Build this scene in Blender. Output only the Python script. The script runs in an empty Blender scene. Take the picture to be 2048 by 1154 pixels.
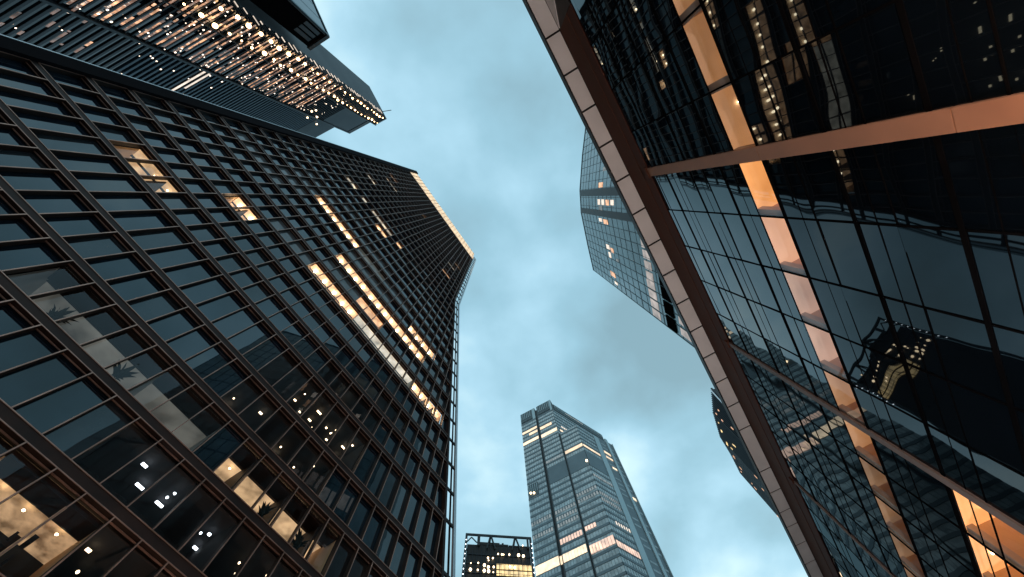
import bpy, math, random
import numpy as np
from mathutils import Vector, Matrix, noise as mnoise
random.seed(7)
R_ = math.radians
scene = bpy.context.scene
col = scene.collection

# ------------------------------------------------------------------ camera
# f = 748 px of a 2048 px wide frame; zenith vanishing point measured at (998, 396)
ZC = 1.6                                   # eye height
w = np.array([998 - 1024, -(396 - 577), -748.0]); w /= np.linalg.norm(w)
ax = np.array([1, 0, 0.]) - w * w[0]; ax /= np.linalg.norm(ax)
ay = np.cross(w, ax)
RC = np.stack([ax, ay, w], 1)              # world -> camera
cam_d = bpy.data.cameras.new('camera')
cam = bpy.data.objects.new('camera', cam_d); col.objects.link(cam)
cam_d.sensor_width = 36; cam_d.lens = 748 / 2048 * 36
cam_d.clip_start = 0.1; cam_d.clip_end = 5000
M4 = Matrix([list(RC[:, k]) + [0] for k in range(3)] + [[0, 0, 0, 1]])
cam.matrix_world = Matrix.Translation((0, 0, ZC)) @ M4
scene.camera = cam

# ------------------------------------------------------------------ world: overcast dusk sky
world = bpy.data.worlds.new('World'); scene.world = world; world.use_nodes = True
nt = world.node_tree; nt.nodes.clear()
N = nt.nodes.new; L = nt.links.new
out = N('ShaderNodeOutputWorld'); bg = N('ShaderNodeBackground'); bg2 = N('ShaderNodeBackground'); add = N('ShaderNodeAddShader')
sky = N('ShaderNodeTexSky'); sky.sky_type = 'NISHITA'; sky.sun_disc = False
sky.sun_elevation = R_(6); sky.sun_rotation = R_(200); sky.air_density = 2; sky.dust_density = 3
L(sky.outputs[0], bg.inputs[0]); bg.inputs[1].default_value = 0.05
tc = N('ShaderNodeTexCoord'); sep = N('ShaderNodeSeparateXYZ'); L(tc.outputs['Generated'], sep.inputs[0])
zc = N('ShaderNodeMath'); zc.operation = 'MAXIMUM'; L(sep.outputs[2], zc.inputs[0]); zc.inputs[1].default_value = 0.0
za = N('ShaderNodeMath'); za.operation = 'ADD'; L(zc.outputs[0], za.inputs[0]); za.inputs[1].default_value = 0.12
dx = N('ShaderNodeMath'); dx.operation = 'DIVIDE'; L(sep.outputs[0], dx.inputs[0]); L(za.outputs[0], dx.inputs[1])
dy = N('ShaderNodeMath'); dy.operation = 'DIVIDE'; L(sep.outputs[1], dy.inputs[0]); L(za.outputs[0], dy.inputs[1])
cb = N('ShaderNodeCombineXYZ'); L(dx.outputs[0], cb.inputs[0]); L(dy.outputs[0], cb.inputs[1]); cb.inputs[2].default_value = 3.7
n1 = N('ShaderNodeTexNoise'); n1.inputs['Scale'].default_value = 2.6; n1.inputs['Detail'].default_value = 6; n1.inputs['Roughness'].default_value = 0.46
n1.inputs['Distortion'].default_value = 0.08
L(cb.outputs[0], n1.inputs['Vector'])
n2 = N('ShaderNodeTexNoise'); n2.inputs['Scale'].default_value = 1.1; n2.inputs['Detail'].default_value = 3; L(cb.outputs[0], n2.inputs['Vector'])
mx = N('ShaderNodeMath'); mx.operation = 'ADD'; L(n1.outputs[0], mx.inputs[0]); L(n2.outputs[0], mx.inputs[1])
mh = N('ShaderNodeMath'); mh.operation = 'MULTIPLY'; L(mx.outputs[0], mh.inputs[0]); mh.inputs[1].default_value = 0.5
cr = N('ShaderNodeValToRGB'); L(mh.outputs[0], cr.inputs[0])
e = cr.color_ramp.elements
e[0].position = 0.40; e[0].color = (0.235, 0.405, 0.49, 1)
e[1].position = 0.605; e[1].color = (0.66, 0.92, 1.0, 1)
m = e.new(0.49); m.color = (0.315, 0.565, 0.70, 1)
m = e.new(0.545); m.color = (0.42, 0.70, 0.86, 1)
L(cr.outputs[0], bg2.inputs[0]); bg2.inputs[1].default_value = 1.02
L(bg.outputs[0], add.inputs[0]); L(bg2.outputs[0], add.inputs[1]); L(add.outputs[0], out.inputs[0])

# soft dusk sun behind the cloud
sun_d = bpy.data.lights.new('sun', 'SUN'); sun_d.energy = 0.12; sun_d.angle = R_(25); sun_d.color = (1, .93, .85)
sun = bpy.data.objects.new('sun', sun_d); col.objects.link(sun)
sun.rotation_euler = (R_(84), 0, R_(200 - 180))
scene.view_settings.view_transform = 'Standard'; scene.view_settings.look = 'None'
scene.view_settings.exposure = 0; scene.view_settings.gamma = 1
scene.render.engine = 'CYCLES'
scene.cycles.max_bounces = 6; scene.cycles.glossy_bounces = 4; scene.cycles.diffuse_bounces = 2
scene.cycles.sample_clamp_indirect = 4

# ------------------------------------------------------------------ materials
def new_mat(name):
    m = bpy.data.materials.new(name); m.use_nodes = True
    t = m.node_tree; b = t.nodes['Principled BSDF']
    return m, t, b
def mat(name, c, rough=.5, metal=0., ior=1.45, var=.25, vscale=.6, bump=0., bscale=20, spec=.5):
    m, t, b = new_mat(name)
    b.inputs['Roughness'].default_value = rough; b.inputs['Metallic'].default_value = metal; b.inputs['IOR'].default_value = ior
    b.inputs['Specular IOR Level'].default_value = spec
    tcn = t.nodes.new('ShaderNodeTexCoord')
    nz = t.nodes.new('ShaderNodeTexNoise'); nz.inputs['Scale'].default_value = vscale; nz.inputs['Detail'].default_value = 7
    t.links.new(tcn.outputs['Object'], nz.inputs['Vector'])
    rp = t.nodes.new('ShaderNodeValToRGB'); t.links.new(nz.outputs[0], rp.inputs[0])
    rp.color_ramp.elements[0].position = .3; rp.color_ramp.elements[1].position = .72
    rp.color_ramp.elements[0].color = (c[0]*(1-var), c[1]*(1-var), c[2]*(1-var), 1)
    rp.color_ramp.elements[1].color = (min(1, c[0]*(1+var)), min(1, c[1]*(1+var)), min(1, c[2]*(1+var)), 1)
    t.links.new(rp.outputs[0], b.inputs['Base Color'])
    rr = t.nodes.new('ShaderNodeMapRange'); t.links.new(nz.outputs[0], rr.inputs[0])
    rr.inputs[3].default_value = max(0.02, rough*.8); rr.inputs[4].default_value = min(1, rough*1.2)
    t.links.new(rr.outputs[0], b.inputs['Roughness'])
    if bump:
        nb = t.nodes.new('ShaderNodeTexNoise'); nb.inputs['Scale'].default_value = bscale; nb.inputs['Detail'].default_value = 3
        t.links.new(tcn.outputs['Object'], nb.inputs['Vector'])
        bp = t.nodes.new('ShaderNodeBump'); bp.inputs['Strength'].default_value = bump; bp.inputs['Distance'].default_value = .02
        t.links.new(nb.outputs[0], bp.inputs['Height']); t.links.new(bp.outputs[0], b.inputs['Normal'])
    return m
def wavy(t, b_normal, amp, scale):
    g = t.nodes.new('ShaderNodeTexCoord'); nb = t.nodes.new('ShaderNodeTexNoise')
    nb.inputs['Scale'].default_value = scale; nb.inputs['Detail'].default_value = 1
    t.links.new(g.outputs['Object'], nb.inputs['Vector'])
    bp = t.nodes.new('ShaderNodeBump'); bp.inputs['Strength'].default_value = 1; bp.inputs['Distance'].default_value = amp
    t.links.new(nb.outputs[0], bp.inputs['Height']); t.links.new(bp.outputs[0], b_normal)
def glass_dark(name, c, ior, amp=.004, scale=.5, rough=.015, dirt=.35, tint=(1, 1, 1)):
    """opaque reflective glazing with a dark room behind it"""
    m, t, b = new_mat(name)
    g = t.nodes.new('ShaderNodeTexCoord'); nz = t.nodes.new('ShaderNodeTexNoise'); nz.inputs['Scale'].default_value = .35
    nz.inputs['Detail'].default_value = 5; t.links.new(g.outputs['Object'], nz.inputs['Vector'])
    rp = t.nodes.new('ShaderNodeValToRGB'); t.links.new(nz.outputs[0], rp.inputs[0])
    rp.color_ramp.elements[0].position = .35; rp.color_ramp.elements[1].position = .7
    rp.color_ramp.elements[0].color = (c[0]*(1-dirt), c[1]*(1-dirt), c[2]*(1-dirt), 1)
    rp.color_ramp.elements[1].color = (c[0]*(1+dirt), c[1]*(1+dirt), c[2]*(1+dirt), 1)
    t.links.new(rp.outputs[0], b.inputs['Base Color'])
    b.inputs['Roughness'].default_value = rough; b.inputs['IOR'].default_value = ior
    b.inputs['Specular Tint'].default_value = (*tint, 1)
    wavy(t, b.inputs['Normal'], amp, scale)
    return m
def glass_clear(name, ior=1.5, amp=.004, scale=.5, dark=(.85, .87, .88)):
    m, t, b = new_mat(name); t.nodes.remove(b)
    o = t.nodes['Material Output']; mixn = t.nodes.new('ShaderNodeMixShader'); tr = t.nodes.new('ShaderNodeBsdfTransparent')
    gl = t.nodes.new('ShaderNodeBsdfGlossy'); gl.inputs['Roughness'].default_value = .01
    tr.inputs[0].default_value = (*dark, 1); gl.inputs['Color'].default_value = (.9, .95, 1, 1)
    fr = t.nodes.new('ShaderNodeFresnel'); fr.inputs[0].default_value = ior
    ge = t.nodes.new('ShaderNodeNewGeometry'); ml = t.nodes.new('ShaderNodeMix'); ml.data_type = 'FLOAT'
    # same reflectance from both sides
    t.links.new(ge.outputs['Backfacing'], ml.inputs[0]); t.links.new(fr.outputs[0], ml.inputs[2]); ml.inputs[3].default_value = .08
    t.links.new(ml.outputs[0], mixn.inputs[0]); t.links.new(tr.outputs[0], mixn.inputs[1]); t.links.new(gl.outputs[0], mixn.inputs[2])
    t.links.new(mixn.outputs[0], o.inputs[0])
    wavy(t, gl.inputs['Normal'], amp, scale)
    return m
def emit(name, c, s, var=.0, vscale=.5, base=(.5, .5, .5)):
    m, t, b = new_mat(name)
    b.inputs['Base Color'].default_value = (*base, 1); b.inputs['Roughness'].default_value = .7
    b.inputs['Emission Color'].default_value = (*c, 1); b.inputs['Emission Strength'].default_value = s
    if var:
        g = t.nodes.new('ShaderNodeTexCoord'); nz = t.nodes.new('ShaderNodeTexNoise'); nz.inputs['Scale'].default_value = vscale
        nz.inputs['Detail'].default_value = 4; t.links.new(g.outputs['Object'], nz.inputs['Vector'])
        mr = t.nodes.new('ShaderNodeMapRange'); t.links.new(nz.outputs[0], mr.inputs[0])
        mr.inputs[1].default_value = .3; mr.inputs[2].default_value = .7
        mr.inputs[3].default_value = s*(1-var); mr.inputs[4].default_value = s*(1+var)
        t.links.new(mr.outputs[0], b.inputs['Emission Strength'])
    return m

M = {}
M['frame'] = mat('dark_bronze_frame', (.020, .011, .009), .6, .0, var=.45, bump=.1, spec=.3)
M['pier'] = mat('black_pier_cladding', (.006, .006, .008), .9, spec=.05)
M['reveal'] = mat('dark_reveal', (.022, .015, .012), .55, .2)
M['trim'] = mat('bronze_trim', (.36, .23, .185), .4, .6, var=.3)
M['lglass'] = glass_dark('office_glass', (.004, .011, .020), 1.72, amp=.004, scale=.45, tint=(.75, .93, 1))
M['dglass'] = glass_dark('grey_glass', (.11, .12, .13), 1.52, amp=.0035, scale=.45)  # pale grey base colour for chosen panes
M['lglass_b'] = glass_dark('office_glass_with_blind', (.018, .024, .030), 1.66, amp=.004, scale=.45, tint=(.75, .93, 1))
M['cglass'] = glass_clear('clear_glass', 1.5)
M['dark'] = mat('dark_core', (.012, .012, .013), .9)
M['steel'] = mat('pale_steel', (.62, .68, .72), .35, .75, var=.1)
M['screen'] = glass_dark('screen_glass', (.03, .05, .06), 1.9, amp=.002)
M['room_warm'] = mat('warm_room_plaster', (.72, .50, .30), .8, var=.12)
M['room_grey'] = mat('grey_room_plaster', (.45, .46, .44), .8, var=.15)
M['ceil_bright'] = emit('warm_glow_ceiling', (1, .56, .29), 1.15, .65, 1.1, base=(.8, .65, .5))  # office ceilings glow themselves in place of lamplight falling on them
M['ceil_white'] = emit('pale_glow_ceiling', (1, .88, .70), .75, .6, .8, base=(.7, .65, .55))
M['ceil_mid'] = emit('beige_glow_ceiling', (1, .64, .34), .62, .6, .8, base=(.7, .5, .3))
M['ceil_low'] = emit('patchy_glow_ceiling', (1, .62, .33), .34, .9, 1.1, base=(.7, .5, .3))
M['ceil_dim'] = emit('dim_glow_ceiling', (.78, .76, .66), .11, .8, .35, base=(.5, .5, .45))
M['lamp'] = emit('warm_lamp', (1, .76, .48), 22)
M['lamp_amber'] = emit('amber_lamp', (1, .60, .28), 11)
M['dot'] = emit('bright_dot', (1, .80, .62), 4)
M['lamp_soft'] = emit('soft_lamp', (1, .74, .45), 6)
M['cool_lamp'] = emit('cool_lamp', (.85, .93, 1), 7)
M['crown'] = emit('lit_crown_glass', (1, .70, .38), 1.1, .35, .35)
M['white_panel'] = mat('white_soffit_panel', (.84, .82, .82), .5, .0, var=.10, vscale=.35, bump=.05)
M['rust'] = mat('rust_brown_cladding', (.075, .022, .010), .85, .0, var=.2, vscale=.5, bump=.1)
M['rust_dark'] = mat('dark_rust_cladding', (.062, .018, .010), .9, .0, var=.2, vscale=.5)
M['rib_grey'] = mat('grey_bronze_rib', (.17, .125, .11), .6, .0, var=.14, vscale=.8, bump=.06, spec=.3)
M['rib'] = mat('bronze_rib_cladding', (.30, .15, .09), .6, .0, var=.14, vscale=.8, bump=.06)
M['black'] = mat('black_metal', (.010, .009, .009), .55, .1)
M['soot'] = mat('black_cladding', (.0035, .0035, .004), .95, spec=.0)
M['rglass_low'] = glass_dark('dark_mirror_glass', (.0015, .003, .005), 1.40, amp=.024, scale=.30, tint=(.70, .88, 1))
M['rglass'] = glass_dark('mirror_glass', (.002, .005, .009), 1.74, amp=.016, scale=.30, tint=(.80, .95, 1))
M['r_ceil'] = emit('orange_glow_ceiling', (1, .43, .13), 1.0, .3, .35, base=(.8, .5, .3))  # emission stands in for lamplight on these ceilings
M['r_ceil2'] = emit('peach_glow_ceiling', (1, .50, .26), .72, .3, .35, base=(.8, .6, .5))  # peach and rosy glows also carry the glass reflection mixed over the rooms
M['r_ceil3'] = emit('rosy_glow_ceiling', (1, .56, .38), .45, .3, .35, base=(.7, .6, .5))
M['r_ceil4'] = emit('amber_glow_ceiling', (1, .47, .19), .34, .35, .3, base=(.7, .5, .35))
M['r_ceil5'] = emit('dim_amber_glow_ceiling', (1, .50, .22), .17, .5, .3, base=(.5, .36, .25))
M['r_wall'] = mat('orange_room_wall', (.75, .48, .28), .7, var=.12)
M['room_dark'] = mat('unlit_room_plaster', (.035, .035, .038), .9)
M['plant'] = mat('dark_leaf', (.008, .014, .008), .7)
M['pot'] = mat('grey_pot', (.12, .11, .10), .7)
M['u_glass'] = glass_dark('tower_glass', (.004, .008, .014), 1.65, amp=.006, scale=.12)
M['u_fin'] = mat('louvre_metal', (.020, .028, .036), .5, .4)
M['u_blue'] = mat('sky_tinted_louvre', (.050, .085, .115), .5, .3)  # sky reflection put into the fin colour
M['u_side'] = mat('slate_cladding', (.026, .038, .048), .55, .2, var=.2, vscale=.1)
M['win_warm'] = emit('warm_window', (1, .50, .25), .9, .6, .6)
M['win_dim'] = emit('dim_window', (.9, .45, .28), .16, .8, .6)
M['win_pale'] = emit('pale_window', (1, .82, .66), .95, .3, .6)
M['win_yel'] = emit('yellow_window', (1, .68, .26), 1.15, .4, .5)
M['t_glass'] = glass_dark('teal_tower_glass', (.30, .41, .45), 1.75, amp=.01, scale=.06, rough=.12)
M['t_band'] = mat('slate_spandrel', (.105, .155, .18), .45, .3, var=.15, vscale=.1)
M['t_dark'] = mat('tower_recess', (.06, .095, .11), .6)
M['t_pale'] = mat('pale_tower_fin', (.30, .42, .46), .4, .4, var=.1, vscale=.05)
M['t_slat'] = mat('dark_slat', (.018, .028, .034), .6)
M['t_grey'] = emit('greyish_lit_window', (.80, .84, .82), .22, .6, .5, base=(.2, .25, .27))
M['t_grey2'] = mat('pale_flank_window', (.22, .30, .33), .3, .2)
M['wedge'] = glass_dark('wedge_glass', (.13, .23, .26), 1.8, amp=.01, scale=.05, rough=.08)
M['wedge_line'] = mat('wedge_mullion', (.07, .12, .14), .5)
M['wedge_dark'] = mat('wedge_strip', (.035, .055, .065), .5)

# ------------------------------------------------------------------ mesh helpers
class Frame:
    """facade frame: P(u, t, z): u along the wall, t depth behind the wall plane, z up (from the ground)"""
    def __init__(s, D=0, n=None, d=None, sc=1.0):
        s.d = d; s.n = n; s.D = D; s.sc = sc          # sc: metres per frame unit
    def P(s, u, t, z):
        k = s.sc
        return (k*(s.n[0]*(s.D+t) + s.d[0]*u), k*(s.n[1]*(s.D+t) + s.d[1]*u), k*z + ZC)
class MB:
    def __init__(s, fr=None): s.v = []; s.f = []; s.mi = []; s.fr = fr; s.cur = 0
    def pt(s, u, t, z):
        s.v.append(s.fr.P(u, t, z) if s.fr else (u, t, z)); return len(s.v)-1
    def face(s, idx): s.f.append(tuple(idx)); s.mi.append(s.cur)
    def box(s, u0, u1, t0, t1, z0, z1):
        a = [s.pt(u, t, z) for z in (z0, z1) for t in (t0, t1) for u in (u0, u1)]
        for q in ((0, 1, 3, 2), (4, 6, 7, 5), (0, 4, 5, 1), (2, 3, 7, 6), (0, 2, 6, 4), (1, 5, 7, 3)):
            s.face([a[k] for k in q])
        return s
    def prism(s, poly, t0, t1):
        """poly: [(u, z)] extruded in depth"""
        a = [s.pt(u, t0, z) for u, z in poly]; b = [s.pt(u, t1, z) for u, z in poly]; n = len(poly)
        s.face(a); s.face(b[::-1])
        for k in range(n): s.face([a[k], b[k], b[(k+1) % n], a[(k+1) % n]])
        return s
    def plan(s, poly, z0, z1):
        """poly: [(x, y)] world plan extruded upward"""
        a = [s.pt(x, y, z0) for x, y in poly]; b = [s.pt(x, y, z1) for x, y in poly]; n = len(poly)
        s.face(a[::-1]); s.face(b)
        for k in range(n): s.face([a[k], a[(k+1) % n], b[(k+1) % n], b[k]])
        return s
    def quad(s, u0, u1, z0, z1, t):
        s.face([s.pt(u0, t, z0), s.pt(u1, t, z0), s.pt(u1, t, z1), s.pt(u0, t, z1)]); return s
    def poly(s, P, t, j=0.):
        a_, b_ = random.uniform(-j, j), random.uniform(-j, j); u_, z_ = P[0]
        s.face([s.pt(u, t+a_*(u-u_)+b_*(z-z_), z) for u, z in P]); return s
    def beam(s, a, b, r):
        """square bar between two frame points (u, t, z)"""
        A = Vector(s.fr.P(*a) if s.fr else a); B = Vector(s.fr.P(*b) if s.fr else b); d = (B-A).normalized()
        x = d.cross(Vector((0.3, 0.2, .93))).normalized(); y = d.cross(x); r *= s.fr.sc if s.fr else 1
        i0 = len(s.v)
        for c in (A, B):
            for p, q in ((-1, -1), (1, -1), (1, 1), (-1, 1)): s.v.append(tuple(c + x*r*p + y*r*q))
        for k in range(4): s.face([i0+k, i0+(k+1) % 4, i0+4+(k+1) % 4, i0+4+k])
        s.face([i0+3, i0+2, i0+1, i0]); s.face([i0+4, i0+5, i0+6, i0+7])
    def ball(s, u, t, z, r, seg=8, rings=5, sz=1.):
        c = s.fr.P(u, t, z) if s.fr else (u, t, z); i0 = len(s.v); r *= s.fr.sc if s.fr else 1
        s.v.append((c[0], c[1], c[2]-r*sz))
        for a in range(1, rings):
            th = math.pi*a/rings
            for b in range(seg):
                s.v.append((c[0]+r*math.sin(th)*math.cos(2*math.pi*b/seg), c[1]+r*math.sin(th)*math.sin(2*math.pi*b/seg), c[2]-r*sz*math.cos(th)))
        s.v.append((c[0], c[1], c[2]+r*sz)); top = len(s.v)-1
        for b in range(seg):
            s.face([i0, i0+1+(b+1) % seg, i0+1+b]); k = i0+1+(rings-2)*seg
            s.face([top, k+b, k+(b+1) % seg])
            for a in range(rings-2):
                q = i0+1+a*seg
                s.face([q+b, q+(b+1) % seg, q+seg+(b+1) % seg, q+seg+b])
    def build(s, name, ms, parent=None, label=None, kind=None):
        me = bpy.data.meshes.new(name); me.from_pydata(s.v, [], s.f)
        for m_ in (ms if isinstance(ms, (list, tuple)) else [ms]): me.materials.append(m_)
        if isinstance(ms, (list, tuple)): me.polygons.foreach_set('material_index', s.mi)
        me.update()
        o = bpy.data.objects.new(name, me); col.objects.link(o)
        if parent: o.parent = parent
        if label: o['label'] = label
        if kind: o['kind'] = kind
        return o
def thing(name, label, cat, group=None):
    o = bpy.data.objects.new(name, None); col.objects.link(o); o.empty_display_size = 1
    o['label'] = label; o['category'] = cat
    if group: o['group'] = group
    return o
def to_px(P):
    W = np.array([P[0], P[1], P[2]-ZC]) @ RC.T
    if W[2] > -.01: return None
    return 1024 + 748*W[0]/-W[2], 577 - 748*W[1]/-W[2]
def seen_area(fr, u0, u1, z0, z1, t):
    q = [to_px(fr.P(u, t, z)) for u, z in ((u0, z0), (u1, z0), (u1, z1), (u0, z1))]
    if any(p is None for p in q): return 0
    cx = sum(p[0] for p in q)/4; cy = sum(p[1] for p in q)/4
    if not (-40 < cx < 2090 and -40 < cy < 1195): return 0
    return abs(sum(q[k][0]*q[(k+1) % 4][1]-q[(k+1) % 4][0]*q[k][1] for k in range(4)))/2
GZ = -ZC            # ground in frame z

# ================================================================== LEFT OFFICE TOWER
S = 21.0
az = 0.972803
LF = Frame(n=(-math.sin(az), math.cos(az)), d=(math.cos(az), math.sin(az)), D=S, sc=1.4)
U0, DU = -0.41953*S, 0.071126*S
def ui(i): return U0 + DU*i
ZS = [-.076, .162, .334, .506, .678, .851, 1.019, 1.191, 1.415, 1.579, 1.739, 1.909, 2.076] + [2.076+.1694*k for k in range(1, 28)]
ZS = [z*S for z in ZS]                    # index = measured floor + 1
ZTOP = ZS[-1]
BH = .025*S; DEP = .38
IL, IR = -11.0, 14.5
def ie(z):                                # right-hand edge (in bays) at height z metres
    return IR + max(0, 2.27*(3.93 - z/S))
office = thing('office_tower', 'dark bronze gridded office tower filling the left side, with yellow-lit crown', 'office tower')
ue0 = ui(IL)
# spandrels
for k, z in enumerate(ZS):
    b = MB(LF); z0 = z-BH; z1 = z
    b.prism([(ue0, z0), (ui(ie(z0)), z0), (ui(ie(z1)), z1), (ue0, z1)], 0, DEP+.1)
    o = b.build('spandrel', M['frame'], office)
    b = MB(LF); b.prism([(ue0, z1-.04), (ui(ie(z1)), z1-.04), (ui(ie(z1)), z1), (ue0, z1)], -.035, -.002)
    b.prism([(ue0, z0), (ui(ie(z0)), z0), (ui(ie(z0)), z0+.04), (ue0, z0+.04)], -.035, -.002)
    b.build('trim', M['trim'], o)
    b = MB(LF); b.box(ue0, ui(ie(z0)), .20, .25, z0-.10, z0-.045)
    b.build('head_frame', M['trim'], o)
# mullion fins
i = int(math.ceil(IL))
for i in range(-11, 26):
    zt = ZTOP - BH if i <= IR else min(ZTOP, (3.93-(i-IR)/2.27)*S)
    if zt < ZS[0]: continue
    b = MB(LF); tr = MB(LF)
    for k in range(len(ZS)-1):
        z0, z1 = ZS[k]+.003, ZS[k+1]-BH-.003
        z1 = min(z1, zt)
        if z1-z0 < .2: continue
        b.box(ui(i)-.03, ui(i)+.03, .004, DEP, z0, z1)
        tr.box(ui(i)-.028, ui(i)+.028, -.04, .001, z0, z1)
    o = b.build('mullion', M['reveal'], office); tr.build('trim', M['trim'], o)
# lit runs: floor index (measured k) -> list of (i0, i1, ceiling, lamps?)
RUNS = [
 (4, -1, 4, 'ceil_dim', 0, 'grey'), (4, 4, 7, 'ceil_dim', 0, 'grey'), (4, 8, 14, 'ceil_mid', .5, 'warm'),
 (2, 3, 7, 'ceil_low', .9, 'warm'), (1, 8, 11, 'ceil_low', .8, 'warm'), (3, 16, 17, 'ceil_dim', 0, 'grey'),
 (7, -7, -4, 'ceil_mid', .7, 'warm'), (9, -4, -2, 'ceil_bright', 1, 'warm'),
 (14, -4, 2, 'ceil_bright', 1, 'warm'), (14, 2, 6, 'ceil_dim', 0, 'grey'),
 (12, 2, 14, 'ceil_bright', 1, 'warm'), (10, 2, 7, 'ceil_bright', 1, 'warm'), (10, 7, 14, 'ceil_white', 0, 'grey'),
 (10, 14, 18, 'ceil_bright', 1, 'warm'), (11, 6, 9, 'ceil_bright', 0, 'warm'), (13, 11, 15, 'ceil_bright', 1, 'warm'),
 (19, -7, -5, 'ceil_white', .8, 'warm'), (19, -4, -3, 'ceil_white', 0, 'warm'), (19, -2, 2, 'ceil_white', .6, 'warm'), (19, 3, 4, 'ceil_bright', 1, 'warm'), (18, 0, 2, 'ceil_bright', 1, 'warm'),
 (23, -8, -6, 'ceil_white', .5, 'warm'), (27, -8, -5, 'ceil_white', .5, 'warm'), (29, -9, -7, 'ceil_bright', .5, 'warm'), (37, -9, -7, 'ceil_mid', 0, 'warm'),
 (30, 0, 1, 'ceil_bright', 1, 'warm'), (24, 10, 12, 'ceil_bright', 0, 'warm'), (27, 10, 12, 'ceil_white', 0, 'warm'), (29, 11, 13, 'ceil_bright', 0, 'warm'),
]
DARKRUNS = [(3, 5, 10, 'cool', .5), (4, 14, 17, 'warm', .4), (5, 6, 12, 'warm', .8), (6, 6, 13, 'warm', .8), (7, 8, 13, 'warm', .6), (3, 10, 15, 'warm', .7), (2, 7, 9, 'warm', 1), (2, 9, 13, 'warm', .7), (8, 12, 15, 'warm', .4)]
litcell = {}
for r in DARKRUNS:
    for i in range(r[1], r[2]): litcell[(r[0], i)] = r
for r in RUNS:
    for i in range(r[1], r[2]): litcell[(r[0], i)] = r
GREY = set()
for k_, a_, b_ in ((12, -8, -5), (13, -7, -4), (14, -7, -4), (15, -7, -3), (13, 2, 8), (11, 2, 6), (10, -2, 2), (16, -3, 0), (15, 1, 6), (12, -10, -8), (14, 6, 10)):
    for i in range(a_, b_): GREY.add((k_, i))
def clip_edge(P, shrink=.12):
    """keep the part of a polygon left of the raked right edge"""
    f = lambda p: ui(ie(p[1])) - shrink - p[0]
    o = []
    for a, b in zip(P, P[1:]+P[:1]):
        fa, fb = f(a), f(b)
        if fa >= 0: o.append(a)
        if (fa >= 0) != (fb >= 0):
            s = fa/(fa-fb); o.append((a[0]+(b[0]-a[0])*s, a[1]+(b[1]-a[1])*s))
    return o
cells = []
for kk in range(len(ZS)-1):
    for i in range(-11, 26):
        z0, z1 = ZS[kk], ZS[kk+1]-BH
        P = clip_edge([(ui(i), z0), (ui(i+1), z0), (ui(i+1), z1), (ui(i), z1)])
        if len(P) < 3: continue
        cells.append((seen_area(LF, ui(i), ui(i+1), z0, z1, DEP), kk, i, P))
cells.sort(key=lambda c: -c[0])
rest = MB(LF); nwin = 0
for a, kk, i, P in cells:
    key = (kk-1, i); lit = key in litcell
    which = 'cglass' if lit else ('dglass' if key in GREY else 'lglass')
    if which == 'lglass' and random.random() < .22: which = 'lglass_b'
    tl = DEP + random.uniform(-.004, .004)
    if nwin < 100 and a > 0:
        nwin += 1
        MB(LF).poly(P, tl, .012).build('window', M[which], office)
    else:
        rest.cur = {'lglass': 0, 'dglass': 1, 'cglass': 2, 'lglass_b': 3}[which]; rest.poly(P, tl, .012)
rest.build('windows', [M['lglass'], M['dglass'], M['cglass'], M['lglass_b']], office, kind='stuff')
# lit rooms
for (k, a, bb, ceil, pl, tone) in RUNS:
    z0, z1 = ZS[k+1], ZS[k+2]-BH-.05
    depth = 5.2 if k <= 4 else 3.4; bh = 1.15 if k == 4 else (1.2 if k == 2 else .0)
    m_ = [M['room_warm' if tone == 'warm' else 'room_grey'], M[ceil], M['frame']]
    b = MB(LF); u0, u1 = ui(a)+.04, ui(bb)-.04; t0, t1 = DEP+.12, DEP+depth
    b.cur = 0
    b.face([b.pt(u0, t1, z0), b.pt(u1, t1, z0), b.pt(u1, t1, z1), b.pt(u0, t1, z1)])
    b.face([b.pt(u0, t0, z0), b.pt(u0, t1, z0), b.pt(u0, t1, z1), b.pt(u0, t0, z1)])
    b.face([b.pt(u1, t0, z0), b.pt(u1, t1, z0), b.pt(u1, t1, z1), b.pt(u1, t0, z1)])
    b.face([b.pt(u0, t0, z0), b.pt(u1, t0, z0), b.pt(u1, t1, z0), b.pt(u0, t1, z0)])
    b.cur = 1
    b.face([b.pt(u0, t0, z1), b.pt(u1, t0, z1), b.pt(u1, t1, z1), b.pt(u0, t1, z1)])
    b.cur = 2
    if bh:
        b.box(u0, u1, DEP+.121, DEP+bh, z1-.25, z1-.002)          # dark ceiling margin behind the glass
        b.box(u0, u1, DEP+bh+.22, DEP+bh+.30, z1-.12, z1-.003)
        if k == 4:
            for i in range(a, bb):                                  # door heads and cabinets on the back wall
                if i % 3 == 1: b.box(ui(i)+.2, ui(i)+.9, t1-.25, t1-.02, z0+.01, z0+2.1)
        if k == 2:                                                  # shelves, hanging signs and bar furniture
            rr = random.Random(21)
            for q in range(34):
                u = rr.uniform(u0+.1, u1-1.0); t = rr.uniform(DEP+1.3, t1-.6); zz = rr.uniform(z0+.4, z1-.5)
                b.cur = rr.choice((2, 2, 0))
                b.box(u, u+rr.uniform(.1, .9), t, t+rr.uniform(.08, .6), zz, zz+rr.uniform(.06, .5))
    else: b.box(u0, u1, DEP+.9, DEP+1.0, z1-.16, z1-.002)
    if tone == 'warm':
        for i in range(a+1, bb):
            if random.random() < .35: b.box(ui(i)-.05, ui(i)+.05, DEP+.3, t1-.01, z0+.01, z1-.01)
    room = b.build('lit_room', m_, office)
    if pl:
        lb = MB(LF)
        for i in range(a, bb):
            if random.random() <= pl:
                lb.ball(ui(i+.5)+random.uniform(-.15, .15), DEP+.62+bh+random.uniform(-.1, .1), z1-.22, .17 if k > 8 else .06, sz=.6)
        if lb.v: lb.build('ceiling_lamp', M['lamp'], room)
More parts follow.
